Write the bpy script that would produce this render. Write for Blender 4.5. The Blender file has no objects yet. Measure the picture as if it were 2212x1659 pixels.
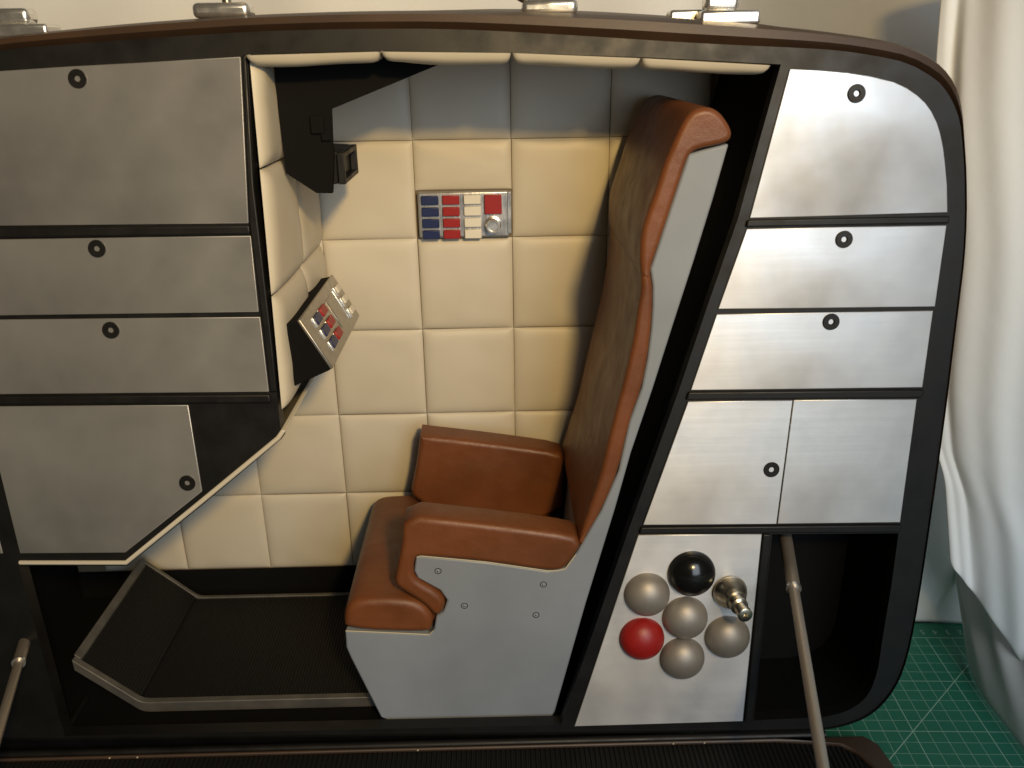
import bpy, bmesh, math, random
from mathutils import Vector, Matrix
from mathutils.geometry import tessellate_polygon
random.seed(7)
sc = bpy.context.scene
COL = sc.collection

# ------------------------------------------------------------ camera
TH, RO, YA = math.radians(21.2), math.radians(.85), math.radians(.8)
FPX = 1853.0                                  # focal length in pixels of a 2212 px wide picture
CAM = Vector((0, 0, .445))
cF = Vector((math.sin(YA)*math.cos(TH), math.cos(YA)*math.cos(TH), -math.sin(TH)))
R0 = Vector((math.cos(YA), -math.sin(YA), 0)); U0 = R0.cross(cF)
cR = math.cos(RO)*R0 - math.sin(RO)*U0
cU = math.sin(RO)*R0 + math.cos(RO)*U0
cd = bpy.data.cameras.new('camera'); cam = bpy.data.objects.new('camera', cd); COL.objects.link(cam)
cam.matrix_world = Matrix(((cR.x, cU.x, -cF.x, CAM.x), (cR.y, cU.y, -cF.y, CAM.y), (cR.z, cU.z, -cF.z, CAM.z), (0, 0, 0, 1)))
cd.sensor_width = 36; cd.lens = 36*FPX/2212; cd.clip_start = .01; cd.clip_end = 50
cd.dof.use_dof = True; cd.dof.focus_distance = .56; cd.dof.aperture_fstop = 12
sc.camera = cam

# ------------------------------------------------------------ light
w = bpy.data.worlds.new('World'); sc.world = w; w.use_nodes = True
bg = w.node_tree.nodes['Background']; bg.inputs[0].default_value = (.70, .66, .60, 1); bg.inputs[1].default_value = .05
def lamp(name, kind, loc, energy, color, **k):
    l = bpy.data.lights.new(name, kind); o = bpy.data.objects.new(name, l); COL.objects.link(o)
    o.location = loc; l.energy = energy; l.color = color
    for a, v in k.items():
        if a != 'aim': setattr(l, a, v)
    if 'aim' in k:
        o.rotation_euler = (Vector(k['aim'])-Vector(loc)).to_track_quat('-Z', 'Y').to_euler()
    return o
lamp('desk_lamp', 'SPOT', (.20, -.33, .735), 36, (1, .66, .22), shadow_soft_size=.036, spot_size=math.radians(80), spot_blend=1, aim=(-.20, .55, .44))
lamp('window_light', 'AREA', (.52, -.85, .80), 15.5, (.78, .89, 1), shape='RECTANGLE', size=.70, size_y=1.2, aim=(.34, .5, .12))
sc.view_settings.view_transform = 'Standard'; sc.view_settings.look = 'None'
sc.view_settings.exposure = -.25; sc.view_settings.gamma = 1
sc.render.engine = 'CYCLES'

# ------------------------------------------------------------ pixel -> place helpers
def ray(x, y): return cF + cR*((x-1106)/FPX) - cU*((y-829.5)/FPX)
def hit(x, y, p, n):
    d = ray(x, y); return CAM + d*((Vector(p)-CAM).dot(n)/d.dot(n))
TL = math.radians(5.6)
FP = Vector((0, .455, .013)); FN = Vector((0, -math.cos(TL), math.sin(TL)))
def fr(x, y, d=0): return hit(x, y, FP+FN*d, FN)              # on the leaning front face
def ydep(Y): return lambda x, y: hit(x, y, Vector((0, Y, 0)), Vector((0, 1, 0)))
def zlev(Z): return lambda x, y: hit(x, y, Vector((0, 0, Z)), Vector((0, 0, 1)))
def xlev(X): return lambda x, y: hit(x, y, Vector((X, 0, 0)), Vector((1, 0, 0)))
FUP = Vector((0, math.sin(TL), math.cos(TL)))
YB = .63                                                       # quilted back wall
FLOOR = .0125

# ------------------------------------------------------------ materials
def mat(name, col, rough=.5, metal=0, **k):
    m = bpy.data.materials.new(name); m.use_nodes = True
    nt = m.node_tree; b = nt.nodes['Principled BSDF']; N = nt.nodes.new; L = nt.links.new
    b.inputs['Base Color'].default_value = (*col, 1); b.inputs['Roughness'].default_value = rough; b.inputs['Metallic'].default_value = metal
    if 'spec' in k: b.inputs['Specular IOR Level'].default_value = k['spec']
    tc = N('ShaderNodeTexCoord'); mp = N('ShaderNodeMapping'); L(tc.outputs['Object'], mp.inputs[0])
    mp.inputs['Scale'].default_value = k.get('stretch', (1, 1, 1))
    def noise(scale, detail=4, src=mp.outputs[0]):
        n = N('ShaderNodeTexNoise'); n.inputs['Scale'].default_value = scale; n.inputs['Detail'].default_value = detail
        L(src, n.inputs['Vector']); return n.outputs['Fac']
    def ramp(fac, a, b_, lo=.3, hi=.7):
        r = N('ShaderNodeMapRange'); r.inputs[1].default_value = lo; r.inputs[2].default_value = hi
        r.inputs[3].default_value = a; r.inputs[4].default_value = b_; L(fac, r.inputs[0]); return r.outputs[0]
    if 'var' in k:                                    # (colour 2, noise scale)
        c2, s = k['var'][:2]
        mx = N('ShaderNodeMix'); mx.data_type = 'RGBA'
        mx.inputs['A'].default_value = (*col, 1); mx.inputs['B'].default_value = (*c2, 1)
        L(ramp(noise(s, 5, tc.outputs['Object']), 0, 1, .35, .7), mx.inputs['Factor']); L(mx.outputs['Result'], b.inputs['Base Color'])
    if 'rvar' in k:                                   # (rough lo, rough hi, scale)
        L(ramp(noise(k['rvar'][2], 5, tc.outputs['Object']), k['rvar'][0], k['rvar'][1]), b.inputs['Roughness'])
    if 'bump' in k:                                   # (scale, strength, distance)
        s, st, di = k['bump']; bp = N('ShaderNodeBump'); bp.inputs['Strength'].default_value = st; bp.inputs['Distance'].default_value = di
        if k.get('cells'):
            v = N('ShaderNodeTexVoronoi'); v.feature = 'DISTANCE_TO_EDGE'; v.inputs['Scale'].default_value = s; L(mp.outputs[0], v.inputs['Vector'])
            L(ramp(v.outputs['Distance'], 0, 1, 0, .25), bp.inputs['Height'])
        else: L(noise(s, 6), bp.inputs['Height'])
        L(bp.outputs[0], b.inputs['Normal'])
    if 'crease' in k:                                 # soft puckers and fine wrinkles under the grain
        n1 = noise(90, 4, tc.outputs['Object']); b2 = N('ShaderNodeBump'); b2.inputs['Strength'].default_value = .4; b2.inputs['Distance'].default_value = .0014
        L(n1, b2.inputs['Height']); L(b2.outputs[0], bp.inputs['Normal'])
    if 'aniso' in k:
        b.inputs['Anisotropic'].default_value = k['aniso']; c = N('ShaderNodeCombineXYZ')
        for i in range(3): c.inputs[i].default_value = FUP[i]
        L(c.outputs[0], b.inputs['Tangent'])
    return m
M = {}
M['alu'] = mat('brushed_aluminium', (.66, .65, .635), .5, .74, var=((.30, .30, .305), 8), rvar=(.24, .64, 10), bump=(150, .20, .0004), stretch=(.07, 1, 1.3), aniso=.7)
M['black'] = mat('satin_black', (.0065, .0062, .006), .45, spec=.35, rvar=(.38, .58, 60), bump=(700, .08, .0003))
M['blackflat'] = mat('matt_black', (.0035, .0034, .0034), .8, spec=.15)
M['blackgloss'] = mat('gloss_black', (.006, .006, .006), .16, rvar=(.12, .26, 80))
M['brown'] = mat('brown_shell', (.055, .030, .016), .45, var=((.036, .020, .012), 25), bump=(500, .1, .0004))
M['chrome'] = mat('chrome', (.80, .79, .76), .22, .9, rvar=(.16, .34, 90))
M['nickel'] = mat('old_nickel', (.50, .46, .37), .3, 1, rvar=(.22, .42, 120))
M['cream'] = mat('cream_vinyl', (.60, .55, .455), .48, var=((.55, .50, .40), 14), bump=(420, .10, .0004))
M['tan'] = mat('tan_leather', (.175, .057, .018), .46, var=((.125, .041, .013), 26), crease=True, bump=(1250, .16, .0003), cells=True, rvar=(.36, .52, 70))
M['grey'] = mat('grey_paint', (.255, .285, .33), .45, var=((.205, .23, .268), 12), bump=(120, .10, .0008), rvar=(.36, .56, 30))
M['seam'] = mat('seam_backing', (.16, .12, .075), .8)
M['edge'] = mat('bare_edge', (.5, .45, .33), .6)
M['rim'] = mat('dull_rim', (.125, .118, .105), .5, .3, rvar=(.42, .6, 70), var=((.08, .076, .07), 60))
M['rubber'] = mat('ribbed_rubber', (.007, .007, .0068), .58, spec=.35)
M['dome'] = mat('silver_paint', (.36, .325, .28), .5, .55, bump=(900, .15, .0003), var=((.28, .26, .24), 60))
M['red'] = mat('red_paint', (.32, .012, .010), .42, var=((.26, .010, .009), 90), bump=(500, .2, .0004))
M['redb'] = mat('red_button', (.30, .008, .007), .4)
M['blueb'] = mat('blue_button', (.008, .018, .085), .4)
M['whiteb'] = mat('white_button', (.72, .68, .58), .4)
M['machined'] = mat('machined_plate', (.50, .50, .50), .36, .9, bump=(150, .35, .0005), stretch=(1, 1, 1), rvar=(.28, .44, 120))
nt = M['machined'].node_tree
for n in nt.nodes:
    if n.type == 'MAPPING': n.inputs['Scale'].default_value = (4, .1, .35); n.inputs['Rotation'].default_value = (0, math.radians(-35), 0)
M['dullalu'] = mat('dull_console_alu', (.42, .40, .36), .38, .85, rvar=(.3, .46, 150))
M['sheet'] = mat('white_sheet', (.90, .90, .875), .85, bump=(45, .18, .003))
M['table'] = mat('table_board', (.30, .26, .21), .6, var=((.24, .20, .16), 6))
M['rod'] = mat('satin_steel', (.40, .355, .30), .45, .75)
M['print'] = mat('mat_print', (.30, .46, .36), .6)

# ------------------------------------------------------------ object helpers
WL = {}
def link(o, parent, world):
    COL.objects.link(o)
    WL[o.name] = Vector(world)
    if parent: o.parent = parent; o.location = Vector(world)-WL[parent.name]
    else: o.location = world
def thing(name, loc, label, cat):
    o = bpy.data.objects.new(name, None); o.empty_display_size = .02; link(o, None, loc); o['label'] = label; o['category'] = cat; return o
def tag(o, label=None, cat=None, group=None, kind=None):
    for k, v in (('label', label), ('category', cat), ('group', group), ('kind', kind)):
        if v: o[k] = v
    return o
def obj(name, verts, faces, m, parent=None, bevel=0, seg=2, smooth=True, angle=35):
    verts = [Vector(v) for v in verts]; c = sum(verts, Vector())/len(verts)
    me = bpy.data.meshes.new(name); me.from_pydata([v-c for v in verts], [], faces)
    bm = bmesh.new(); bm.from_mesh(me); bmesh.ops.recalc_face_normals(bm, faces=bm.faces); bm.to_mesh(me); bm.free()
    me.materials.append(M[m]); o = bpy.data.objects.new(name, me); link(o, parent, c)
    if bevel:
        b = o.modifiers.new('bevel', 'BEVEL'); b.width = bevel; b.segments = seg; b.limit_method = 'ANGLE'; b.angle_limit = math.radians(40)
    if smooth:
        me.shade_smooth() if hasattr(me, 'shade_smooth') else None
        try: me.set_sharp_from_angle(angle=math.radians(angle))
        except Exception: pass
    return o
def twin(o, parent, loc, name=None):
    c = o.copy(); c.name = name or o.name.split('.')[0]; link(c, parent, loc); return c
def chaikin(p, it=1, closed=True):
    for _ in range(it):
        q = []; n = len(p)
        for i in range(n if closed else n-1):
            a, b = Vector(p[i]), Vector(p[(i+1) % n]); q += [a*.75+b*.25, a*.25+b*.75]
        p = q if closed else [Vector(p[0])]+q+[Vector(p[-1])]
    return p
def prism(name, loops, d0, d1, m, parent=None, bevel=0, seg=2, **k):
    """loops: lists of 3D points (outline, then holes); pushed from offset d0 to d1"""
    d0, d1 = Vector(d0), Vector(d1); loops = [[Vector(p) for p in l] for l in loops]
    flat = [p for l in loops for p in l]; n = len(flat)
    v = [p+d0 for p in flat]+[p+d1 for p in flat]
    if len(loops) == 1: f = [list(range(n)), [n+i for i in range(n)][::-1]]
    else:
        t = tessellate_polygon(loops); f = [list(x) for x in t]+[[n+i for i in x][::-1] for x in t]
    o = 0
    for l in loops:
        s = len(l)
        for i in range(s):
            a, b = o+i, o+(i+1) % s; f.append([a, b, b+n, a+n])
        o += s
    return obj(name, v, f, m, parent, bevel, seg, **k)
def plate(name, px, d0, d1, m, parent, bevel=.0004, holes=(), **k):
    """outline in photo pixels on the front face, thickness d0..d1 along its normal"""
    return prism(name, [[fr(*p) for p in px]]+[[fr(*p) for p in h] for h in holes], FN*d0, FN*d1, m, parent, bevel, **k)
def box(name, lo, hi, m, parent=None, bevel=0, seg=2):
    x0, y0, z0 = lo; x1, y1, z1 = hi
    return prism(name, [[(x0, y0, z0), (x1, y0, z0), (x1, y1, z0), (x0, y1, z0)]], (0, 0, 0), (0, 0, z1-z0), m, parent, bevel, seg)
def lathe(name, org, ax, prof, m, parent=None, n=40, cap=True, **k):
    """prof: (radius, height) from base to tip along axis ax"""
    ax = Vector(ax).normalized(); a = ax.orthogonal().normalized(); b = ax.cross(a); v = []; f = []
    for r, h in prof:
        for i in range(n):
            t = 2*math.pi*i/n; v.append(Vector(org)+ax*h+(a*math.cos(t)+b*math.sin(t))*max(r, 1e-5))
    for j in range(len(prof)-1):
        for i in range(n):
            f.append([j*n+i, j*n+(i+1) % n, (j+1)*n+(i+1) % n, (j+1)*n+i])
    if cap: f.append(list(range(n))); f.append([(len(prof)-1)*n+i for i in range(n)])
    return obj(name, v, f, m, parent, **k)
def tube(name, pts, rad, m, parent=None, n=16, **k):
    pts = [Vector(p) for p in pts]; v = []; f = []; N = len(pts)
    rad = rad if isinstance(rad, (list, tuple)) else [rad]*N
    t0 = (pts[1]-pts[0]).normalized(); a = t0.orthogonal().normalized()
    for i, p in enumerate(pts):
        t = (pts[min(i+1, N-1)]-pts[max(i-1, 0)]).normalized(); a = (a-t*a.dot(t)).normalized(); b = t.cross(a)
        for j in range(n):
            q = 2*math.pi*j/n; v.append(p+(a*math.cos(q)+b*math.sin(q))*rad[i])
    for i in range(N-1):
        for j in range(n): f.append([i*n+j, i*n+(j+1) % n, (i+1)*n+(j+1) % n, (i+1)*n+j])
    f.append(list(range(n))); f.append([(N-1)*n+j for j in range(n)])
    return obj(name, v, f, m, parent, **k)
TS = [0, .012, .035, .075, .13, .22, .36, .5, .64, .78, .87, .925, .965, .988, 1]
def pad(name, q, nrm, m, parent, H=.0027, w=.009, flat=(), wu=None):
    """stuffed pad over a quad, swelling along nrm and tucked in at its edges (sides listed in flat stay full)"""
    a, b, c, d = [Vector(p) for p in q]; nrm = Vector(nrm); K = len(TS); v = []; f = []
    lu = ((b-a).length+(c-d).length)/2; lv = ((d-a).length+(c-b).length)/2
    wu = wu or w; rise = lambda e, w=w: math.sqrt(max(0, 1-(1-min(e/w, 1))**2))
    ph = random.random()*9
    for s in TS:
        for t in TS:
            p = (a*(1-t)+b*t)*(1-s)+(d*(1-t)+c*t)*s
            eu = min(9 if 'u0' in flat else t*lu, 9 if 'u1' in flat else (1-t)*lu); ev = min(9 if 'v0' in flat else s*lv, 9 if 'v1' in flat else (1-s)*lv)
            h = H*rise(eu, wu)*rise(ev)*(.94+.06*math.sin(ph+5*s+3*t)) + H*.30*math.sin(math.pi*s)*math.sin(math.pi*t)+.00028*math.sin(ph*3+9*t+4*math.sin(5*s+ph))*rise(min(eu, ev))
            v.append(p+nrm*h)
    for i in range(K-1):
        for j in range(K-1): f.append([i*K+j, i*K+j+1, (i+1)*K+j+1, (i+1)*K+j])
    return obj(name, v, f, m, parent, angle=80)
def ribbed(name, corner, eu, ev, n, depth, m, parent, nrm=(0, 0, 1)):
    """corrugated sheet, n ribs spread along eu, each running along ev; solid underneath"""
    corner, eu, ev, nrm = map(Vector, (corner, eu, ev, nrm)); v = []; f = []
    for i in range(n*4+1):
        h = depth*(1 if i % 4 in (1, 2) else 0)
        p = corner+eu*(i/(n*4))+nrm*h; v += [p, p+ev]
    for i in range(n*4): f.append([2*i, 2*i+2, 2*i+3, 2*i+1])
    o = obj(name, v, f, m, parent, smooth=False); o['kind'] = 'stuff'; return o

# ============================================================ setting: table, mat, sheets
tt = box('tabletop', (-1.3, -.9, -.03), (1.3, 1.3, -.0045), 'table'); tag(tt, kind='structure')
A = -.0474; MS = 1.026; mo = Vector((.282, .4638, 0))             # grid crossing A of the mat
mu = Vector((math.cos(A), math.sin(A), 0)); mv = Vector((-math.sin(A), math.cos(A), 0))
def mp_(i, j, z=0): return mo+mu*(i*.01*MS)+mv*(j*.01*MS)+Vector((0, 0, z))
cm = bpy.data.materials.new('cutting_mat'); cm.use_nodes = True; nt = cm.node_tree; N = nt.nodes.new; L = nt.links.new
bs = nt.nodes['Principled BSDF']; bs.inputs['Roughness'].default_value = .5
tc = N('ShaderNodeTexCoord'); sx = N('ShaderNodeSeparateXYZ'); L(tc.outputs['Object'], sx.inputs[0])
def mth(op, a, b=None, c=None):
    n = N('ShaderNodeMath'); n.operation = op
    for i, q in enumerate((a, b, c)):
        if q is None: continue
        if isinstance(q, (int, float)): n.inputs[i].default_value = q
        else: L(q, n.inputs[i])
    return n.outputs[0]
def lines(coord, step, half):
    return mth('LESS_THAN', mth('ABSOLUTE', mth('SUBTRACT', mth('FRACT', mth('ADD', mth('DIVIDE', coord, step), .5)), .5)), half/step)
X_, Y_ = sx.outputs['X'], sx.outputs['Y']
thin = mth('MAXIMUM', lines(X_, .01, .00017), lines(Y_, .01, .00017)); bold = mth('MAXIMUM', lines(X_, .05, .00025), lines(Y_, .05, .00025))
diag = mth('LESS_THAN', mth('ABSOLUTE', mth('SUBTRACT', X_, Y_)), .0004)
inside = mth('LESS_THAN', Y_, .1003)
fac = mth('MULTIPLY', inside, mth('MINIMUM', 1, mth('ADD', mth('MULTIPLY', thin, .8), mth('MAXIMUM', bold, diag))))
nz = N('ShaderNodeTexNoise'); nz.inputs['Scale'].default_value = 30; L(tc.outputs['Object'], nz.inputs['Vector'])
g = N('ShaderNodeMix'); g.data_type = 'RGBA'; g.inputs['A'].default_value = (.010, .140, .078, 1); g.inputs['B'].default_value = (.014, .170, .098, 1); L(nz.outputs['Fac'], g.inputs['Factor'])
g2 = N('ShaderNodeMix'); g2.data_type = 'RGBA'; L(g.outputs['Result'], g2.inputs['A']); g2.inputs['B'].default_value = (.33, .50, .37, 1); L(fac, g2.inputs['Factor'])
L(g2.outputs['Result'], bs.inputs['Base Color']); M['mat'] = cm
me = bpy.data.meshes.new('cutting_mat'); bm = bmesh.new()
vs = [bm.verts.new((x, y, z)) for z in (-.004, 0) for x, y in ((-.78, -.52), (.24, -.52), (.24, .1185), (-.78, .1185))]
for q in ((3, 2, 1, 0), (4, 5, 6, 7), (0, 1, 5, 4), (1, 2, 6, 5), (2, 3, 7, 6), (3, 0, 4, 7)): bm.faces.new([vs[i] for i in q])
bm.to_mesh(me); bm.free(); me.materials.append(cm); mat_o = bpy.data.objects.new('cutting_mat', me); link(mat_o, None, mo); mat_o.rotation_euler = (0, 0, A); mat_o.scale = (MS, MS, 1)
tag(mat_o, 'green cutting mat printed with a pale grid and edge numbers', 'cutting mat')
for k, ch in enumerate('65432'):
    cu = bpy.data.curves.new('digit', 'FONT'); cu.body = ch; cu.size = .0075; cu.align_x = 'CENTER'; cu.align_y = 'CENTER'
    to = bpy.data.objects.new('tmp', cu); COL.objects.link(to); bpy.context.view_layer.update()
    dm = bpy.data.meshes.new_from_object(to.evaluated_get(bpy.context.evaluated_depsgraph_get())); bpy.data.objects.remove(to)
    dm.name = 'digit'; dm.materials.clear(); dm.materials.append(M['print'])
    do = bpy.data.objects.new('digit', dm); COL.objects.link(do); do.parent = mat_o; do.location = ((4+k)*.01, .107, .0002); do.rotation_euler = (0, 0, math.pi)

def cloth(name, rows, label, m='sheet', sub=1):
    """rows of points, lofted into a thick sheet"""
    nr, nc = len(rows), len(rows[0]); v = [p for r in rows for p in r]
    f = [[i*nc+j, i*nc+j+1, (i+1)*nc+j+1, (i+1)*nc+j] for i in range(nr-1) for j in range(nc-1)]
    o = obj(name, v, f, m, None, angle=180); s = o.modifiers.new('thickness', 'SOLIDIFY'); s.thickness = .0012; s.offset = 0
    if sub: d = o.modifiers.new('sub', 'SUBSURF'); d.levels = sub; d.render_levels = sub
    tag(o, label, 'cloth'); return o
def sst(a, b, x): t = max(0, min(1, (x-a)/(b-a))); return t*t*(3-2*t)
# sheet hung behind the model, coming forward round its right-hand end
def backY(X): return .86-.264*sst(.19, .315, X)-.012*sst(.25, .31, X)-.045*sst(.33, .6, X)
rows = []
for i in range(24):
    Z = -.0035+1.05*i/23; r = []
    for j in range(90):
        X = -1.1+2.0*j/89
        fold = .016*math.sin(9*X+1.3*math.sin(3*Z+X))+.010*math.sin(23*X+2.2*math.sin(2.1*Z))+.006*math.sin(41*X-3*Z)
        fold *= 1-.88*sst(.18, .28, X)
        r.append(Vector((X, backY(X)+fold*(.4+.6*sst(0, .3, Z)), Z)))
    rows.append(r)
cloth('backdrop_sheet', rows, 'cream white sheet hung as a backdrop behind the cabin model')

DN = Vector((.80, 1, 0)).normalized(); DP = Vector((.29, .540, 0))
dr = lambda x, y: hit(x, y, DP, DN)
edge = [(2040, -90), (2030, 20), (2022, 120), (2018, 230), (2030, 500), (2004, 800), (2012, 940), (2040, 1033), (2046, 1120), (2052, 1216)]
edge = [dr(*p) for p in edge]; hem = [dr(*p) for p in ((2052, 1216), (2098, 1290), (2212, 1440), (2400, 1700))]
def along(pl, s):
    k = s*(len(pl)-1); i = min(int(k), len(pl)-2); return pl[i].lerp(pl[i+1], k-i)
rows = []
for i in range(40):
    t = i/39; e = along(edge, t); r = []
    for j in range(30):
        s = j/29; h = along(hem, s)
        p = e+(h-hem[0])*Vector((1, 1, 0))[0] if False else Vector((e.x+(h.x-hem[0].x), e.y+(h.y-hem[0].y), e.z+(h.z-hem[0].z)*t**1.5))
        fo = .0026*math.sin(9*s+2.5*math.sin(3*t+1)+4*t)*sst(0, .2, s)+.0009*math.sin(31*s-6*t)*sst(0, .1, s)+.004*math.sin(4*t+2*s)*sst(0, .5, s)
        r.append(p-DN*fo)
    rows.append(r)
cloth('hanging_cloth', rows, 'white cloth hanging in soft folds at the right end of the model')
g = [zlev(.0012)(*p) for p in ((2092, 1436), (2104, 1470), (2130, 1515), (2212, 1619), (2330, 1760))]
rows = []
for i in range(12):
    t = i/11; r = []
    for j in range(24):
        s = j/23; p = along(g, s)
        r.append(p+Vector((.012*t+.03*t*t, .11*t+.05*t*t, .10*t+.008*math.sin(13*s)*t))+Vector((.004, -.003, 0))*math.sin(22*s+5*t)*t)
    rows.append(r)
cloth('gathered_cloth', rows, 'lower fold of white cloth standing on the green cutting mat')

# ============================================================ cabin model
cab = thing('cabin_model', (0, .5, 0), 'black and brown cutaway cabin model with brushed aluminium panels and quilted interior', 'model')
outer = [(-262, 1400), (-270, 700), (-275, 400), (-262, 280), (-225, 190), (-160, 128), (-70, 88), (0, 75), (150, 59), (300, 45), (430, 36), (550, 28), (680, 23), (800, 20), (950, 19), (1100, 22), (1300, 28), (1450, 36), (1600, 46), (1720, 57), (1805, 67), (1890, 79), (1963, 94), (2018, 119), (2051, 149), (2071, 189), (2080, 236), (2084, 303), (2088, 371), (2088, 472), (2083, 560)]
inner = [(-258, 1400), (-264, 700), (-268, 400), (-250, 300), (-210, 222), (-150, 164), (-66, 124), (0, 107), (150, 95), (300, 84), (430, 75), (550, 68), (680, 64), (800, 62), (950, 62), (1100, 68), (1300, 80), (1450, 90), (1600, 98), (1720, 103), (1805, 108), (1890, 120), (1963, 136), (2024, 172), (2047, 200), (2062, 228), (2074, 262), (2080, 318), (2084, 380), (2085, 472), (2080, 560)]
low = [(2083, 560), (2074, 640), (2060, 750), (2047, 860), (2035, 950), (2010, 1130), (1985, 1300), (1968, 1390), (1953, 1445), (1934, 1487), (1905, 1525), (1870, 1551), (1825, 1568), (1770, 1577), (1600, 1580), (1200, 1584), (600, 1592), (0, 1600), (-120, 1585), (-200, 1540), (-245, 1480), (-262, 1400)]
# brown shell: rolled lip, then the body running back, roof crowned a little
def crown(px): return .0052*sst(650, 1150, px)*(1-sst(1650, 1900, px))+.001
rings = [[], [], [], [], [], [], []]
allo = outer+low[1:-1]; alli = inner+[(x+(-4 if x > 1100 else 4), y-3) for x, y in low[1:-1]]
allo, alli = [[(p.x, p.y) for p in chaikin([Vector((x, y, 0)) for x, y in q], 1)] for q in (allo, alli)]
for (ox, oy), (ix, iy) in zip(allo, alli):
    mx, my = ox*.35+ix*.65, oy*.35+iy*.65; m2 = (ox*.75+ix*.25, oy*.75+iy*.25)
    rings[0].append(fr(ix, iy)-FN*.003); rings[1].append(fr(mx, my)+FN*.0015); rings[2].append(fr(*m2)+FN*.0005); o = fr(ox, oy)-FN*.006; low_ = o.z < .03 and ox < 1450; rings[3].append(o if not low_ else Vector((o.x, o.y, min(o.z, .003))))
    top = sst(.30, .44, o.z); side = 1-top
    rise = crown(ox)*top
    def back(Y, k):
        p = Vector((o.x, Y, o.z+rise*k if not low_ else .0015)); sh = .012*(Y-.49)/.2*side
        p.x += -sh*(1 if p.x > 0 else -1)*1.5; return p
    rings[4].append(back(.545, .45)); rings[5].append(back(.61, 1)); rings[6].append(back(.67, .6))
n = len(allo); v = [p for r in rings for p in r]
f = [[k*n+i, k*n+(i+1) % n, (k+1)*n+(i+1) % n, (k+1)*n+i] for k in range(6) for i in range(n)]+[[6*n+i for i in range(n)]]
sh_ = obj('shell', v, f, 'brown', cab, angle=50); sh_.data.materials.append(M['black'])
for q, pf in zip(f[:6*n], sh_.data.polygons):
    if allo[q[0] % n][1] > 1000: pf.material_index = 1
# black front frame with the cabin and pocket openings
opening = [(535, 117), (830, 110), (1100, 114), (1400, 124), (1687, 139), (1640, 306), (1595, 470), (1527, 665), (1467, 842), (1362, 1133), (1212, 1566), (140, 1590), (40, 1222), (275, 1222), (442, 1087), (608, 948), (583, 690), (549, 400)]
pocket = [(1668, 1154), (1941, 1152), (1925, 1269), (1908, 1370), (1898, 1437), (1891, 1465), (1882, 1488), (1871, 1506), (1855, 1521), (1837, 1532), (1815, 1541), (1780, 1549), (1628, 1556)]
prism('front_frame', [[fr(*p) for p in alli], [fr(*p) for p in opening], [fr(*p) for p in pocket]], FN*-.010, FN*0, 'black', cab)
# trim bars standing proud between the panels
def bar(px, h=.0026): plate('trim_bar', px, .0002, h, 'black', cab, .0009, seg=3)
bar([(-232, 494), (541, 486), (543, 505), (-232, 516)]); bar([(-230, 856), (584, 850), (588, 868), (-230, 873)])
bar([(524, 120), (534, 119), (550, 400), (584, 690), (592, 760), (600, 845), (585, 846), (566, 680), (540, 480)], .0022)
bar([(1613, 474), (2048, 466), (2046, 482), (1609, 490)]); bar([(1486, 845), (1994, 840), (1988, 857), (1480, 862)]); bar([(1384, 1136), (1945, 1131), (1942, 1147), (1379, 1150)])
bar([(1647, 1152), (1664, 1152), (1626, 1556), (1607, 1556)], .002)
# panels
def washer(px, r, par):
    c = fr(*px, .0013); lathe('washer', c, FN, [(r*.31, .0), (r*.98, .0), (r, .0004), (r*.95, .0011), (r*.38, .0011), (r*.33, .0007), (r*.31, .0)], 'black', par, 32, cap=False)
def panel(px, wash=None, h=.0012, name='panel'):
    p = plate(name, px, .0002, h, 'alu', cab, .0004)
    if wash: washer(wash, .0050, p)
    return p
panel([(-212, 300), (-192, 250), (-160, 208), (-110, 176), (0, 154), (150, 144), (300, 136), (521, 123), (538, 482), (-222, 490)], (168, 170))
panel([(-222, 520), (543, 509), (560, 673), (-222, 684)], (210, 537)); panel([(-222, 692), (563, 684), (582, 845), (-220, 853)], (240, 713))
panel([(-33, 877), (408, 874), (438, 1060), (272, 1192), (45, 1194)], (405, 1043)); panel([(-216, 878), (-72, 878), (8, 1194), (-206, 1194)])
panel([(1705, 149), (1770, 152), (1828, 157), (1880, 165), (1929, 177), (1957, 190), (1980, 206), (1997, 222), (2010, 240), (2022, 264), (2030, 290), (2036, 320), (2040, 354), (2044, 400), (2045, 459), (1618, 471)], (1850, 202))
panel([(1612, 494), (2043, 486), (2018, 662), (1550, 667)], (1823, 517)); panel([(1547, 678), (2014, 670), (1991, 836), (1491, 842)], (1795, 695))
panel([(1485, 866), (1711, 863), (1676, 1130), (1388, 1132)], (1666, 1014), .0016); panel([(1713, 863), (1979, 861), (1943, 1127), (1678, 1130)])
kp = panel([(1378, 1154), (1645, 1152), (1604, 1556), (1240, 1567)])
R = .0147
dome = None
def dome_prof(R): return [(R, 0), (R, .0006)]+[(R*math.cos(a), .0006+R*.76*math.sin(a)) for a in [math.radians(x) for x in (6, 14, 24, 34, 44, 54, 63, 71, 78, 84, 89.5)]]
for (x, y), mm in (((1493, 1237), 'blackgloss'), ((1397, 1282), 'dome'), ((1386, 1377), 'red'), ((1479, 1332), 'dome'), ((1473, 1419), 'dome'), ((1570, 1373), 'dome')):
    lathe('knob', fr(x, y, .0012), FN, dome_prof(R*(1.04 if mm == 'blackgloss' else 1)), mm, kp, 48, angle=60)
nz_axis = (FN+Vector((.10, 0, -.05))).normalized()
lathe('nozzle', fr(1575, 1276, .0012), nz_axis, [(.0105, 0), (.0112, .0015), (.0110, .003), (.0098, .006), (.0080, .009), (.0066, .0115), (.0066, .0125), (.0055, .0135), (.0052, .017), (.0056, .0175), (.0056, .0185), (.0042, .0195), (.0040, .0245), (.0046, .025), (.0046, .028), (.0040, .0284), (.0015, .0284), (.0013, .026)], 'nickel', kp, 40, angle=40)

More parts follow.
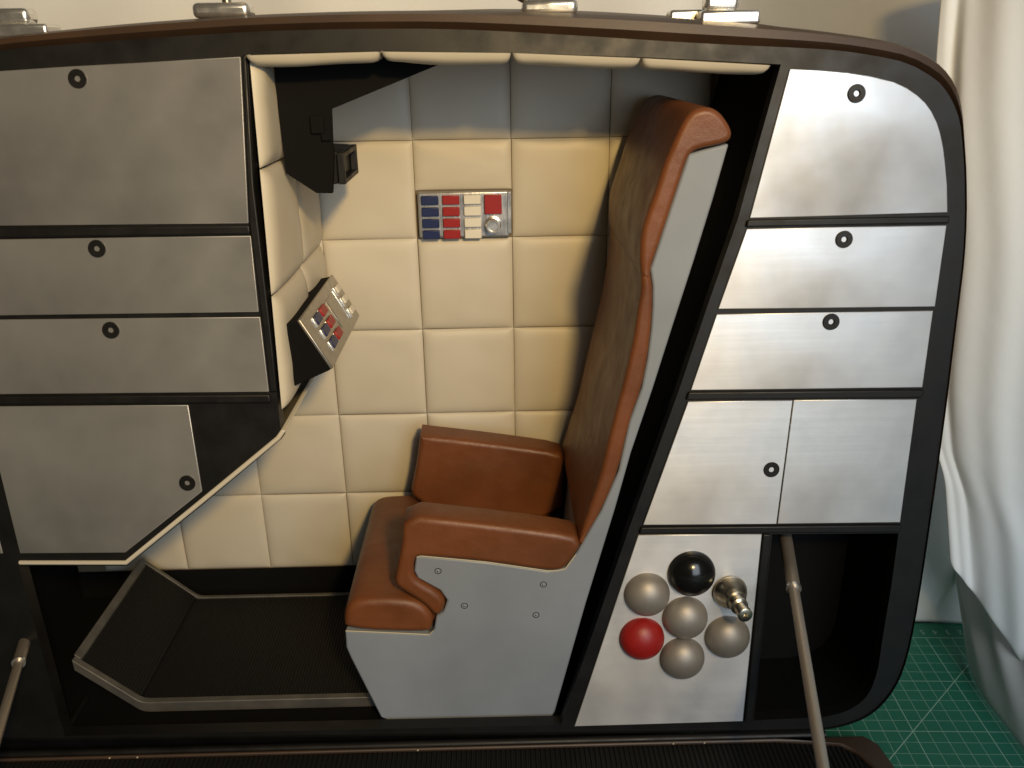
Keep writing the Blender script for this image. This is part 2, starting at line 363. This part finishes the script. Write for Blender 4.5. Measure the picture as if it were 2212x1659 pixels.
# pocket liner
pk = [fr(*p) for p in pocket]; pn = len(pk)
v = [p-FN*.0 for p in pk]+[p-FN*.07 for p in pk]; v = [p+(sum(pk, Vector())/pn-p)*-.004 for p in v]
obj('pocket_liner', [p-FN*.009 for p in v[:pn]]+v[pn:], [[i, (i+1) % pn, pn+(i+1) % pn, pn+i] for i in range(pn)]+[[pn+i for i in range(pn)]], 'blackflat', cab, smooth=False)

# ------------------------------------------------------------ cabin interior
bw = ydep(YB)
x0 = fr(-240, 1400).x
c0 = [bw(699, 525).x-0*.07, bw(905, 523).x-.07, bw(1103, 514).x-.14, bw(1312, 509).x-.21, bw(920, 890).x-.07, bw(749, 1062).x]; XC = sum(c0)/len(c0)
z0 = [bw(1103, 300).z+.07, bw(905, 523).z+.14, bw(1110, 705).z+.21, bw(1110, 885).z+.28, bw(749, 1062).z+.35, bw(584, 1226).z+.42]; ZT = sum(z0)/len(z0)
T = .07; print('grid', XC, ZT)
box('back_board', (XC-.002, YB+.0005, FLOOR), (XC+4.3*T, YB+.006, ZT-.004), 'seam', cab); box('back_board', (x0+.036, YB+.0005, FLOOR), (XC-.0023, YB+.006, ZT-3.2*T), 'seam', cab)
box('skirting', (x0+.037, YB-.003, FLOOR+.0002), (XC+2.9*T, YB+.0003, ZT-6*T-.0006), 'blackflat', cab)
proto = None
for i in range(-3, 4):
    for j in range(6):
        a = Vector((XC+i*T+.0002, YB, ZT-j*T-.0002)); wv = Vector((T-.0004, 0, 0)); hv = Vector((0, 0, -T+.0004))
        if (i, j) == (1, 1):
            hv *= .5; pad('wall_tile', (a, a+wv, a+wv+hv, a+hv), (0, -1, 0), 'cream', cab); continue
        if i < 0 and j < 2: continue
        if i < -1 and j < 3: continue
        jt = lambda: Vector((random.uniform(-1, 1)*.00022, 0, random.uniform(-1, 1)*.00022))
        pad('wall_tile', (a+jt(), a+wv+jt(), a+wv+hv+jt(), a+hv+jt()), (0, -1, 0), 'cream', cab, .0027*random.uniform(.85, 1.15), .009*random.uniform(.8, 1.25))
# side wall (towards the nose): three rows of two pads
XL = sum(fr(*p).x for p in ((552, 415), (582, 683), (607, 920)))/3*.5+XC*.5
zr = [fr(540, 119).z-.0006, ZT-.0715, ZT-.1425, ZT-.2115]
def frY(z): return FP.y+(z-FP.z)*math.tan(TL)
box('side_board', (XL-.006, .52, zr[3]+.002), (XL-.0005, YB, ZT-.012), 'seam', cab)
for a in range(3):
    z1, z2 = zr[a]-.0004, zr[a+1]+.0004; y1, y2 = frY(z1)-.0005, frY(z2)-.0005
    x1 = XL; ym = .560
    pad('wall_pad', ((x1, y1, z1), (x1, ym-.0004, z1), (x1, ym-.0004, z2), (x1, y2, z2)), (1, 0, 0), 'cream', cab, .0055, .009)
    pad('wall_pad', ((x1, ym+.0004, z1), (x1, YB-.0005, z1), (x1, YB-.0005, z2), (x1, ym+.0004, z2)), (1, 0, 0), 'cream', cab, .0048, .010)
# ceiling pads, front ends rolled over the opening
ZC = fr(1000, 113).z
xs = [fr(538, 117).x, fr(826, 112).x, fr(1105, 112).x, fr(1381, 122).x, fr(1658, 135).x]
zz = [fr(538, 117).z, fr(826, 109).z, fr(1105, 112).z, fr(1381, 123).z, fr(1658, 138).z]
prism('ceiling_board', [[(xs[0]-.005, .510, zz[0]+.0018)]+[(x, .510, z+.0022) for x, z in zip(xs[1:], zz[1:])]+[(xs[4]+.008, .510, zz[4]+.0015), (xs[4]+.008, .510, zz[4]+.0045)]+[(x, .510, z+.0052) for x, z in zip(xs[:0:-1], zz[:0:-1])]+[(xs[0]-.005, .510, zz[0]+.0048)]], (0, 0, 0), (0, YB-.505, .006), 'blackflat', cab)
for i in range(4):
    a, b = Vector((xs[i]+.0003, .489, zz[i]-.0006)), Vector((xs[i+1]-.0003, .489, zz[i+1]-.0006)); bk = Vector((0, .071, .004))
    pad('ceiling_pad', (a, b, b+bk, a+bk), (0, 0, -1), 'cream', cab, .0062, .0075, wu=.0045)
    bk2 = Vector((0, YB-.5605, .006)); a, b = a+bk+Vector((0, .0005, 0)), b+bk+Vector((0, .0005, 0))
    pad('ceiling_pad', (a, b, b+bk2, a+bk2), (0, 0, -1), 'cream', cab, .004, .012)
# slanting black wall behind the chair
rt = [fr(*p) for p in ((1687, 139), (1640, 306), (1595, 470), (1527, 665), (1467, 842), (1362, 1133), (1212, 1566))]
v = []
for p in rt: v += [p+Vector((.002, .009, 0)), Vector((p.x+.002, YB, p.z)), p+Vector((.006, .009, 0)), Vector((p.x+.006, YB, p.z))]
v[-4].z = v[-3].z = v[-2].z = v[-1].z = FLOOR
f = []
for i in range(len(rt)-1):
    a = 4*i; b = a+4; f += [[a, b, b+1, a+1], [a+2, a+3, b+3, b+2], [a, a+2, b+2, b], [a+1, b+1, b+3, a+3]]
f += [[0, 1, 3, 2], [len(v)-4, len(v)-2, len(v)-1, len(v)-3]]
obj('rear_bulkhead', v, f, 'blackflat', cab, smooth=False)
# footwell lining: a thin cream sheet folded over the foot space
lp = [fr(*p) for p in ((42, 1219), (276, 1219), (441, 1085), (606, 948), (618, 930))]
up = [Vector((0, 0, .0026)), Vector((-.0012, 0, .0026)), Vector((-.0020, 0, .0022)), Vector((-.0024, 0, .0016)), Vector((-.0026, 0, .0010))]
v = []
for p, u in zip(lp, up): v += [p+FN*.0012, p+u+FN*.0012, Vector((p.x, YB-.002, p.z)), Vector((p.x, YB-.002, p.z))+u]
f = []
for i in range(4):
    a = 4*i; b = a+4; f += [[a, b, b+1, a+1], [a+2, a+3, b+3, b+2], [a, a+2, b+2, b], [a+1, b+1, b+3, a+3]]
f += [[0, 1, 3, 2], [16, 18, 19, 17]]
obj('footwell_lining', v, f, 'cream', cab, .0008)
# cabin floor, skirting, nose closure
x0 = fr(-240, 1400).x
box('cabin_floor', (x0+.02, .461, .004), (rt[-1].x+.012, YB+.008, FLOOR), 'blackflat', cab)
box('nose_bulkhead', (x0+.03, .47, FLOOR+.0003), (x0+.0358, YB, .24), 'blackflat', cab)
# floor channel along the sill, turning back at its nose end
s0, s1 = zlev(FLOOR)(160, 1572), zlev(FLOOR)(1200, 1562)
box('sill_track', (s0.x, .4625, FLOOR+.0002), (s1.x, .4655, FLOOR+.0042), 'rim', cab, .0008); box('sill_track', (s0.x-.004, .462, FLOOR+.0002), (s0.x-.0005, .500, FLOOR+.0048), 'black', cab, .001)
bpy.data.objects['sill_track'].data.materials[0] = M['black']
box('track_clip', (s1.x-.0045, .4605, FLOOR+.0003), (s1.x-.0005, .4622, FLOOR+.0060), 'rim', cab, .0003)

# footboard: ribbed rubber in a metal rim, toe end bent up
RT = FLOOR+.009; fy0, fy1 = .474, .597
pA = zlev(RT)(313, 1518); fy0 = pA.y; fy1 = zlev(RT)(428, 1286).y
xb = (pA.x+zlev(RT)(428, 1286).x)/2; e1 = ydep(fy0)(157, 1423); e2 = ydep(fy1)(306, 1208)
xe, ze = (e1.x+e2.x)/2, (e1.z+e2.z)/2; xr = -.052
print('footboard', xb, fy0, fy1, xe, ze)
fb = None
def strip(name, poly, y0, y1, m, parent, th, bev=.0006):
    """poly: (x,z) centre line of the top face; gives a bent strip th thick between y0 and y1"""
    v = []
    for k, (x, z) in enumerate(poly):
        v += [(x, y0, z), (x, y1, z), (x, y0, z-th), (x, y1, z-th)]
    f = []
    for i in range(len(poly)-1):
        a = 4*i; b = a+4; f += [[a, b, b+1, a+1], [a+2, a+3, b+3, b+2], [a, a+2, b+2, b], [a+1, b+1, b+3, a+3]]
    e = 4*(len(poly)-1); f += [[0, 1, 3, 2], [e, e+2, e+3, e+1]]
    return obj(name, v, f, m, parent, bev)
bend = [(xe, ze), (xb-.003, RT+.0022), (xb, RT+.0006), (xb+.004, RT), (xr, RT)]
fb = strip('footboard', [(x, z-.0022) for x, z in bend], fy0+.001, fy1-.001, 'blackflat', cab, .0062)
strip('rim', bend, fy0, fy0+.0052, 'rim', fb, .0085); strip('rim', bend, fy1-.0036, fy1, 'rim', fb, .0085)
d = Vector((xb-.003-xe, 0, RT+.0022-ze)).normalized()
strip('rim', [(xe-d.x*.001, ze-d.z*.001), (xe+d.x*.0045, ze+d.z*.0045)], fy0+.0053, fy1-.0037, 'rim', fb, .006)
ribbed('ribbed_mat', (xb-.002, fy0+.0053, RT-.0015), (xr-xb+.002, 0, 0), (0, fy1-fy0-.009, 0), 92, .0010, 'rubber', fb)
ribbed('ribbed_mat', Vector((xe, fy0+.0053, ze-.0018))+d*.0046, Vector((xb-.003-xe, 0, RT+.0022-ze))-d*.005, (0, fy1-fy0-.009, 0), 22, .0010, 'rubber', fb, Vector((-d.z, 0, d.x)))

# wall button plate
bz1 = ZT-T-.5*T; bx = XC+T
P0 = Vector((bx+.0022, YB, bz1-.0005)); PW, PH = .0660, .0330
bp = box('button_plate', (P0.x, YB-.0075, P0.z-PH), (P0.x+PW, YB, P0.z), 'machined', cab, .0012, 3)
box('plate_end', (P0.x+PW-.0018, YB-.0082, P0.z-PH+.0025), (P0.x+PW+.0012, YB-.001, P0.z-.0004), 'machined', bp, .0004)
U = PW/1350; 
def btn(x0, x1, y0, y1, m):
    box('button', (P0.x+(x0-330)*U, YB-.0105, P0.z-(y1-285)*U), (P0.x+(x1-330)*U, YB-.0073, P0.z-(y0-285)*U), m, bp, .0005)
for r in range(4):
    y = 330+r*168
    for x, m in ((388, 'blueb'), (695, 'redb'), (1008, 'whiteb')): btn(x, x+248, y, y+130, m)
btn(1310, 1562, 328, 610, 'redb')
lathe('push_knob', (P0.x+(1432-330)*U, YB-.0074, P0.z-(790-285)*U+.0012), (0, -1, 0), [(.0058, 0), (.0058, .001), (.0044, .0015), (.0042, .0065), (.0050, .007), (.0050, .0092), (.0046, .0098), (.0038, .0098), (.0034, .0084), (.0006, .0084)], 'chrome', bp, 32)

# slanted console on the side wall
cy0, cy1 = xlev(XL+.005)(619, 707).y, 0
cq = ydep(cy0); k1, k2 = cq(646, 692), cq(717, 795); k3 = cq(630, 843)
b1 = None
cy1 = cy0+.098
for q in range(60):
    yy = cy0+.07+.001*q; a = hit(717, 586, Vector((0, yy, 0)), Vector((0, 1, 0)))
    if a.x <= k1.x+.0005 or abs(a.z-k1.z) < .0012: cy1 = yy; break
cy1 = min(cy1, YB-.012)
print('console', cy0, cy1, k1, k2, k3, XL)
prof = [(XL, k1.z-.003), (k1.x-.001, k1.z-.0008), (k2.x-.001, k2.z-.0012), (XL, k3.z)]
con = prism('console', [[(x, cy0, z) for x, z in prof]], (0, 0, 0), (0, cy1-cy0, 0), 'blackflat', cab, .0005)
tdir = Vector((k2.x-k1.x, 0, k2.z-k1.z)); tl = tdir.length; tdir.normalize(); nd = Vector((-tdir.z, 0, tdir.x))
if nd.x < 0: nd = -nd
O = Vector((k1.x, cy0, k1.z)); SL = cy1-cy0
def onface(s, t, h=0): return O+Vector((0, s*SL, 0))+tdir*(t*tl)+nd*h
def fpiece(name, s0, s1, t0, t1, h0, h1, m, par, bev=.0003):
    return prism(name, [[onface(s0, t0), onface(s1, t0), onface(s1, t1), onface(s0, t1)]], nd*h0, nd*h1, m, par, bev)
face = fpiece('face_plate', -.004, 1.004, -.01, 1.01, -.0012, .0008, 'dullalu', con, .0006)
for t in (.25, .5, .755):
    fpiece('rocker', .345, .47, t-.085, t+.085, .0007, .0024, 'redb', con, .0006); fpiece('rocker', .185, .31, t-.085, t+.085, .0007, .0022, 'blueb', con, .0006)
    fpiece('bezel', .155, .175, t-.10, t+.10, .0007, .0016, 'chrome', con); fpiece('bezel', .32, .336, t-.09, t+.09, .0007, .0014, 'chrome', con)
    fpiece('switch', .86, .95, t-.07, t+.07, .0007, .0024, 'whiteb', con, .0005); fpiece('bezel', .815, .832, t-.10, t+.10, .0007, .0018, 'chrome', con)
fpiece('screen_frame', .535, .77, .19, .77, .0007, .0013, 'dullalu', con); fpiece('bezel', .755, .768, .17, .80, .0007, .002, 'chrome', con)
fpiece('screen', .555, .745, .235, .725, .0012, .0016, 'dullalu', con)

# black overhead unit in the upper corner, with its viewing hood
oy = xlev(XL+.006)(600, 260).y; oq = ydep(oy); print('overhead', oy)
plan = [(588, 122), (1000, 118), (715, 236), (718, 310), (721, 340), (718, 418), (683, 417), (617, 374)]
ov = prism('overhead_unit', [[oq(*p) for p in plan]], (0, 0, 0), (0, .0045, 0), 'blackflat', cab, .0004)
h1, h2 = oq(722, 331), oq(722, 399)
hy1 = oy+.05
a = [(h1.x-.014, oy+.0047, h1.z+.001), (h1.x+.001, oy+.0047, h1.z), (h1.x+.001, oy+.0047, h2.z), (h1.x-.014, oy+.0047, h2.z-.002)]
hd = prism('viewing_hood', [a], (0, 0, 0), (0, .048, 0), 'black', ov, .0005)
hx = h1.x+.0012; hz1, hz2 = h1.z, h2.z
for lo, hi in (((hx, oy+.0005, hz2), (hx+.004, oy+.004, hz1)), ((hx, oy+.048, hz2), (hx+.004, oy+.0525, hz1)), ((hx, oy+.0042, hz1-.003), (hx+.004, oy+.0478, hz1)), ((hx, oy+.0042, hz2), (hx+.004, oy+.0478, hz2+.003))):
    box('hood_frame', lo, hi, 'black', ov, .0004)
kb = oq(690, 265); box('catch', (kb.x-.005, oy-.0025, kb.z-.006), (kb.x+.003, oy-.0002, kb.z+.004), 'blackflat', ov, .0006)
kb = oq(705, 285); box('catch', (kb.x-.003, oy-.0020, kb.z-.005), (kb.x+.003, oy-.0002, kb.z+.001), 'blackflat', ov, .0006)

# ------------------------------------------------------------ roof fittings
def rbox(name, c, sx, sy, sz, m, par, bev, rz=0):
    cs, sn = math.cos(rz), math.sin(rz)
    pts = [(c[0]+x*cs-y*sn, c[1]+x*sn+y*cs, c[2]) for x, y in ((-sx/2, -sy/2), (sx/2, -sy/2), (sx/2, sy/2), (-sx/2, sy/2))]
    return prism(name, [pts], (0, 0, 0), (0, 0, sz), m, par, bev, 3)
ry = ydep(.518)
for (x, y), rz in (((1572, 54), -.06), ((52, 84), .05)):
    p = ry(x, y); l = rbox('latch', (p.x, .520, p.z), .033, .020, .0075, 'chrome', cab, .0018, rz)
    rbox('latch_plate', (p.x-.017, .538, p.z+.0022), .026, .018, .0065, 'chrome', l, .0016, rz); rbox('latch_lever', (p.x-.004, .522, p.z+.0073), .019, .014, .0085, 'chrome', l, .0028, rz)
a, b = ry(486, 40), ry(1180, 33)
hm = rbox('handle_mount', (a.x-.001, .522, a.z), .031, .018, .0082, 'chrome', cab, .003, .04); hm2 = rbox('handle_mount', (b.x+.002, .522, b.z), .031, .018, .0082, 'chrome', cab, .003, -.05)
pts = [Vector((a.x+.002, .520, a.z+.004)), Vector((a.x+.001, .519, a.z+.020)), Vector((a.x+.006, .517, a.z+.034)), Vector((a.x+.03, .515, a.z+.044)), Vector((a.x+.09, .514, a.z+.048)), Vector((b.x-.07, .514, b.z+.040)), Vector((b.x-.035, .516, b.z+.021)), Vector((b.x-.012, .518, b.z+.0085)), Vector((b.x-.003, .519, b.z+.004))]
tube('carry_handle', chaikin(pts, 2, False), .0026, 'nickel', cab)

# ------------------------------------------------------------ drop-down lid with its two stays
zt = .0118
lz = zlev(zt)
lin = [lz(*p) for p in ((1777, 1603), (1814, 1606), (1855, 1626), (1888, 1659), (1925, 1730))]
lou = [lz(*p) for p in ((1818, 1571), (1862, 1582), (1897, 1606), (1931, 1653), (1965, 1720))]
yb = .449; xl_ = x0+.01
out = [Vector((xl_-.01, yb, zt)), Vector((lou[0].x-.02, yb, zt))]+[Vector((p.x, min(p.y, yb), zt)) for p in lou]+[Vector((.262, .30, zt)), Vector((.262, .16, zt)), Vector((.235, .125, zt)), Vector((xl_+.02, .12, zt)), Vector((xl_-.01, .15, zt))]
inn = [Vector((xl_+.012, yb-.002, zt)), Vector((lin[0].x-.03, yb-.002, zt))]+[Vector((p.x, min(p.y, yb-.002), zt)) for p in lin]+[Vector((.248, .30, zt)), Vector((.247, .165, zt)), Vector((.228, .14, zt)), Vector((xl_+.035, .135, zt)), Vector((xl_+.012, .16, zt))]
lid = prism('lid', [out], (0, 0, -.0112), (0, 0, -.0035), 'brown', cab, .002, 3)
prism('lid_rim', [out, inn], (0, 0, -.0034), (0, 0, 0), 'brown', lid, .0012, 2)
def ytop(x):
    q = [p for p in inn[1:10] if p.y > .17]
    for a_, b_ in zip(q, q[1:]):
        if a_.x <= x <= b_.x: return a_.y+(b_.y-a_.y)*(x-a_.x)/(b_.x-a_.x)
    return yb-.002
v = []; f = []; nr = 190; xa, xz = xl_+.0125, max(p.x for p in inn)-.0005
for i in range(nr*4+1):
    x = xa+(xz-xa)*i/(nr*4); h = zt-.0032+(.0011 if i % 4 in (1, 2) else 0); v += [(x, .145, h), (x, ytop(x), h)]
f = [[2*i, 2*i+2, 2*i+3, 2*i+1] for i in range(nr*4)]
tag(obj('lid_lining', v, f, 'rubber', lid, smooth=False), kind='stuff')
tube('hinge', [(xl_, .4525, .010), (.215, .4525, .010)], .0030, 'black', lid)
def stay(pa, za, pb, zb, r):
    A_ = CAM+ray(*pa)*za; B_ = CAM+ray(*pb)*zb; m = A_.lerp(B_, .34)
    s = tube('support_stay', [A_, A_.lerp(B_, .1), m], r, 'rod', cab, 20)
    tube('collar', [m-(B_-A_)*.004, m+(B_-A_)*.006], r*1.12, 'chrome', s, 20); tube('inner_rod', [m-(B_-A_)*.05, B_, B_+(B_-A_)*.35], r*.76, 'rod', s, 20)
stay((1690, 1120), .585, (1779, 1665), .43, .0042)
stay((70, 1330), .585, (-35, 1690), .44, .0036)

# ============================================================ chair
YN = .467; YF = .607
cp = ydep(YN); zb = FLOOR+.0003
root = thing('pilot_chair', ((cp(1000, 1500).x), (YN+YF)/2, FLOOR), 'tall tan leather pilot chair with a grey shell facing the slanted console', 'chair')
def C(px): 
    r = []
    for x, y in px: p = cp(x, y); p.z = max(p.z, zb); r.append(p)
    return r
def slab(name, px, y0, y1, m, bevel=0, seg=3, sm=0, parent=root):
    l = C(px); l = chaikin(l, sm) if sm else l
    return prism(name, [l], (0, y0-YN, 0), (0, y1-YN, 0), m, parent, bevel, seg)
def cushion(name, px, y0, y1, m, r, sm=2, parent=root):
    """stuffed leather piece: outline in the side view, edges rolled over with radius r"""
    l = chaikin(C(px), sm); n = len(l)
    ar = sum(l[i].x*l[(i+1) % n].z-l[(i+1) % n].x*l[i].z for i in range(n)); sg = 1 if ar > 0 else -1
    nr = []
    for i in range(n):
        d = Vector((0, 0, 0))
        for k in (1, 2):
            e = l[(i+k) % n]-l[i-k]
            if e.length > 1e-9: d += Vector((-e.z, 0, e.x)).normalized()*sg
        nr.append(d.normalized() if d.length > 1e-6 else Vector())
    seq = [(r-math.sqrt(max(0, r*r-(r-dd)**2)), y0+dd) for dd in (0, .02*r, .1*r, .3*r, .6*r, r)]+[(r-math.sqrt(max(0, r*r-(r-dd)**2)), y1-dd) for dd in (r, .6*r, .3*r, .1*r, .02*r, 0)]
    v = []; f = []
    def inset(ins):                                   # pull the outline in, folding up corners tighter than the roll
        p = [a+q*ins for a, q in zip(l, nr)]
        for _ in range(40):
            bad = False
            for i in range(n):
                k = (i+1) % n
                if (p[k]-p[i]).dot(l[k]-l[i]) < -1e-12: p[i] = p[k] = (p[i]+p[k])/2; bad = True
            if not bad: break
        return p
    for ins, Y in seq:
        for p in inset(ins): v.append(Vector((p.x, Y, p.z)))
    K = len(seq)
    for k in range(K-1):
        for i in range(n): f.append([k*n+i, k*n+(i+1) % n, (k+1)*n+(i+1) % n, (k+1)*n+i])
    uq = [i for i in range(n) if (v[i]-v[(i+1) % n]).length > 2e-5]
    tri = tessellate_polygon([[Vector((v[i].x, v[i].z, 0)) for i in uq]]); tri = [[uq[i] for i in t] for t in tri]
    f += [list(t) for t in tri]+[[(K-1)*n+i for i in t][::-1] for t in tri]
    o = obj(name, v, f, m, parent, angle=60)
    for pl in list(o.data.polygons)[-2*len(tri):]: pl.use_smooth = False
    return o
rear = [(1576, 311), (1542, 430), (1502, 559), (1455, 704), (1410, 845), (1364, 980), (1330, 1100), (1265, 1310), (1199, 1541), (1188, 1560)]
cush_back = [(1489, 334), (1479, 364), (1450, 450), (1421, 539), (1406, 582), (1411, 619), (1411, 660), (1408, 710), (1400, 775), (1388, 838), (1361, 912), (1337, 1020), (1300, 1105), (1266, 1163)]
side = [(838, 1560), (822, 1553), (757, 1425), (747, 1402), (745, 1366), (927, 1374), (938, 1362), (942, 1335), (958, 1325), (966, 1300), (950, 1278), (902, 1252), (894, 1236), (898, 1209), (910, 1204), (1050, 1217), (1182, 1236), (1222, 1231), (1248, 1195)]+cush_back[::-1]+[(1520, 325)]+rear
sp = slab('side_panel', side, YN+.0012, YN+.0075, 'grey', .0012, 2)
for x, y in ((946, 1236), (1003, 1311), (1174, 1265), (1158, 1331)):
    c = cp(x, y); lathe('rivet', (c.x, YN+.0014, c.z), (0, -1, 0), [(.0024, 0), (.0023, .0002), (.0018, .0002), (.0016, .00005), (.0009, .00005), (.0007, .0006), (.0003, .0008)], 'dullalu', sp, 16)
twin(sp, root, WL[sp.name]+Vector((0, YF-.0012-YN-.0087+.0, 0)), 'side_panel')
slab('base', [(845, 1560), (768, 1430), (755, 1405), (752, 1374), (1240, 1374), (1262, 1200), (1322, 1110), (1190, 1545), (1180, 1560)], YN+.0078, YF-.0078, 'grey')
slab('back_shell', [(1492, 338), (1424, 545), (1410, 590), (1415, 640), (1411, 715), (1391, 842), (1364, 918), (1340, 1025), (1268, 1168), (1256, 1192), (1318, 1112), (1358, 980), (1449, 704), (1496, 559), (1536, 430), (1569, 316)], YN+.0079, YF-.0079, 'grey')
cushion('front_bolster', [(744, 1362), (741, 1336), (746, 1314), (760, 1300), (785, 1294), (840, 1292), (890, 1297), (922, 1312), (936, 1335), (934, 1358), (925, 1369)], YN-.0010, YF+.0005, 'tan', 0.005, 2)
cushion('seat_cushion', [(905, 1372), (902, 1310), (918, 1296), (1050, 1302), (1240, 1310), (1240, 1372)], YN+.0082, YF-.0082, 'tan', 0.004, 1)
arm = [(874, 1112), (1000, 1125), (1120, 1139), (1236, 1155), (1250, 1166), (1254, 1178), (1246, 1194), (1222, 1226), (1205, 1233), (1182, 1233), (1050, 1214), (910, 1201), (897, 1205), (892, 1235), (899, 1252), (946, 1278), (963, 1299), (957, 1322), (940, 1331), (912, 1301), (868, 1275), (850, 1258), (857, 1225), (866, 1180)]
def armpx(dy=0): return arm
cushion('armrest', arm, YN-.0016, YN+.0215, 'tan', 0.004, 1)
cushion('armrest', [(874, 1112), (876, 1112), (1000, 1125), (1120, 1139), (1236, 1155), (1252, 1172), (1244, 1330), (955, 1326), (912, 1301), (868, 1275), (850, 1258), (857, 1225), (866, 1180)], YF-.0225, YF+.0010, 'tan', 0.004, 1)
lin_px = [(893, 1190), (1240, 1205), (1236, 1330), (955, 1325), (942, 1298), (880, 1262)]
slab('arm_lining', lin_px, YN+.0078, YN+.0120, 'tan', .001, 2)
back_c = [(1384, 590), (1385, 630), (1378, 663), (1369, 730), (1354, 798), (1327, 899), (1310, 970), (1295, 1033), (1268, 1110), (1246, 1180), (1262, 1166), (1300, 1103), (1336, 1019), (1360, 911), (1387, 837), (1399, 774), (1407, 709), (1410, 660), (1410, 620), (1405, 590)]
cushion('backrest_cushion', back_c, YN-.0012, YF+.0008, 'tan', 0.003, 1)
head_c = [(1385, 606), (1381, 559), (1384, 505), (1398, 460), (1415, 415), (1428, 372), (1444, 330), (1462, 290), (1480, 255), (1499, 236), (1530, 230), (1552, 240), (1568, 258), (1581, 282), (1580, 298), (1570, 308), (1545, 315), (1510, 322), (1490, 332), (1479, 362), (1450, 449), (1421, 537), (1405, 580), (1407, 606)]
cushion('headrest_cushion', head_c, YN-.0014, YF+.0010, 'tan', 0.0034, 2)

for path in ([(900, 1206), (909, 1203), (1050, 1216), (1182, 1235), (1205, 1235), (1222, 1230), (1244, 1200)], [(746, 1365), (840, 1369), (926, 1373), (935, 1366)]):
    q = [cp(*p) for p in path]; tube('worn_edge', [(p.x, YN+.0011, p.z) for p in q], .00042, 'edge', sp, 6)

for px in ((241, 1629), (301, 1627), (905, 1596), (1452, 1597), (1519, 1596)):
    c = lz(*px); c.y = min(c.y, yb-.003); lathe('paint_chip', (c.x, c.y, zt-.0003), (0, 0, 1), [(.0007, 0), (.0006, .0005), (.0002, .0007)], 'edge', lid, 7)
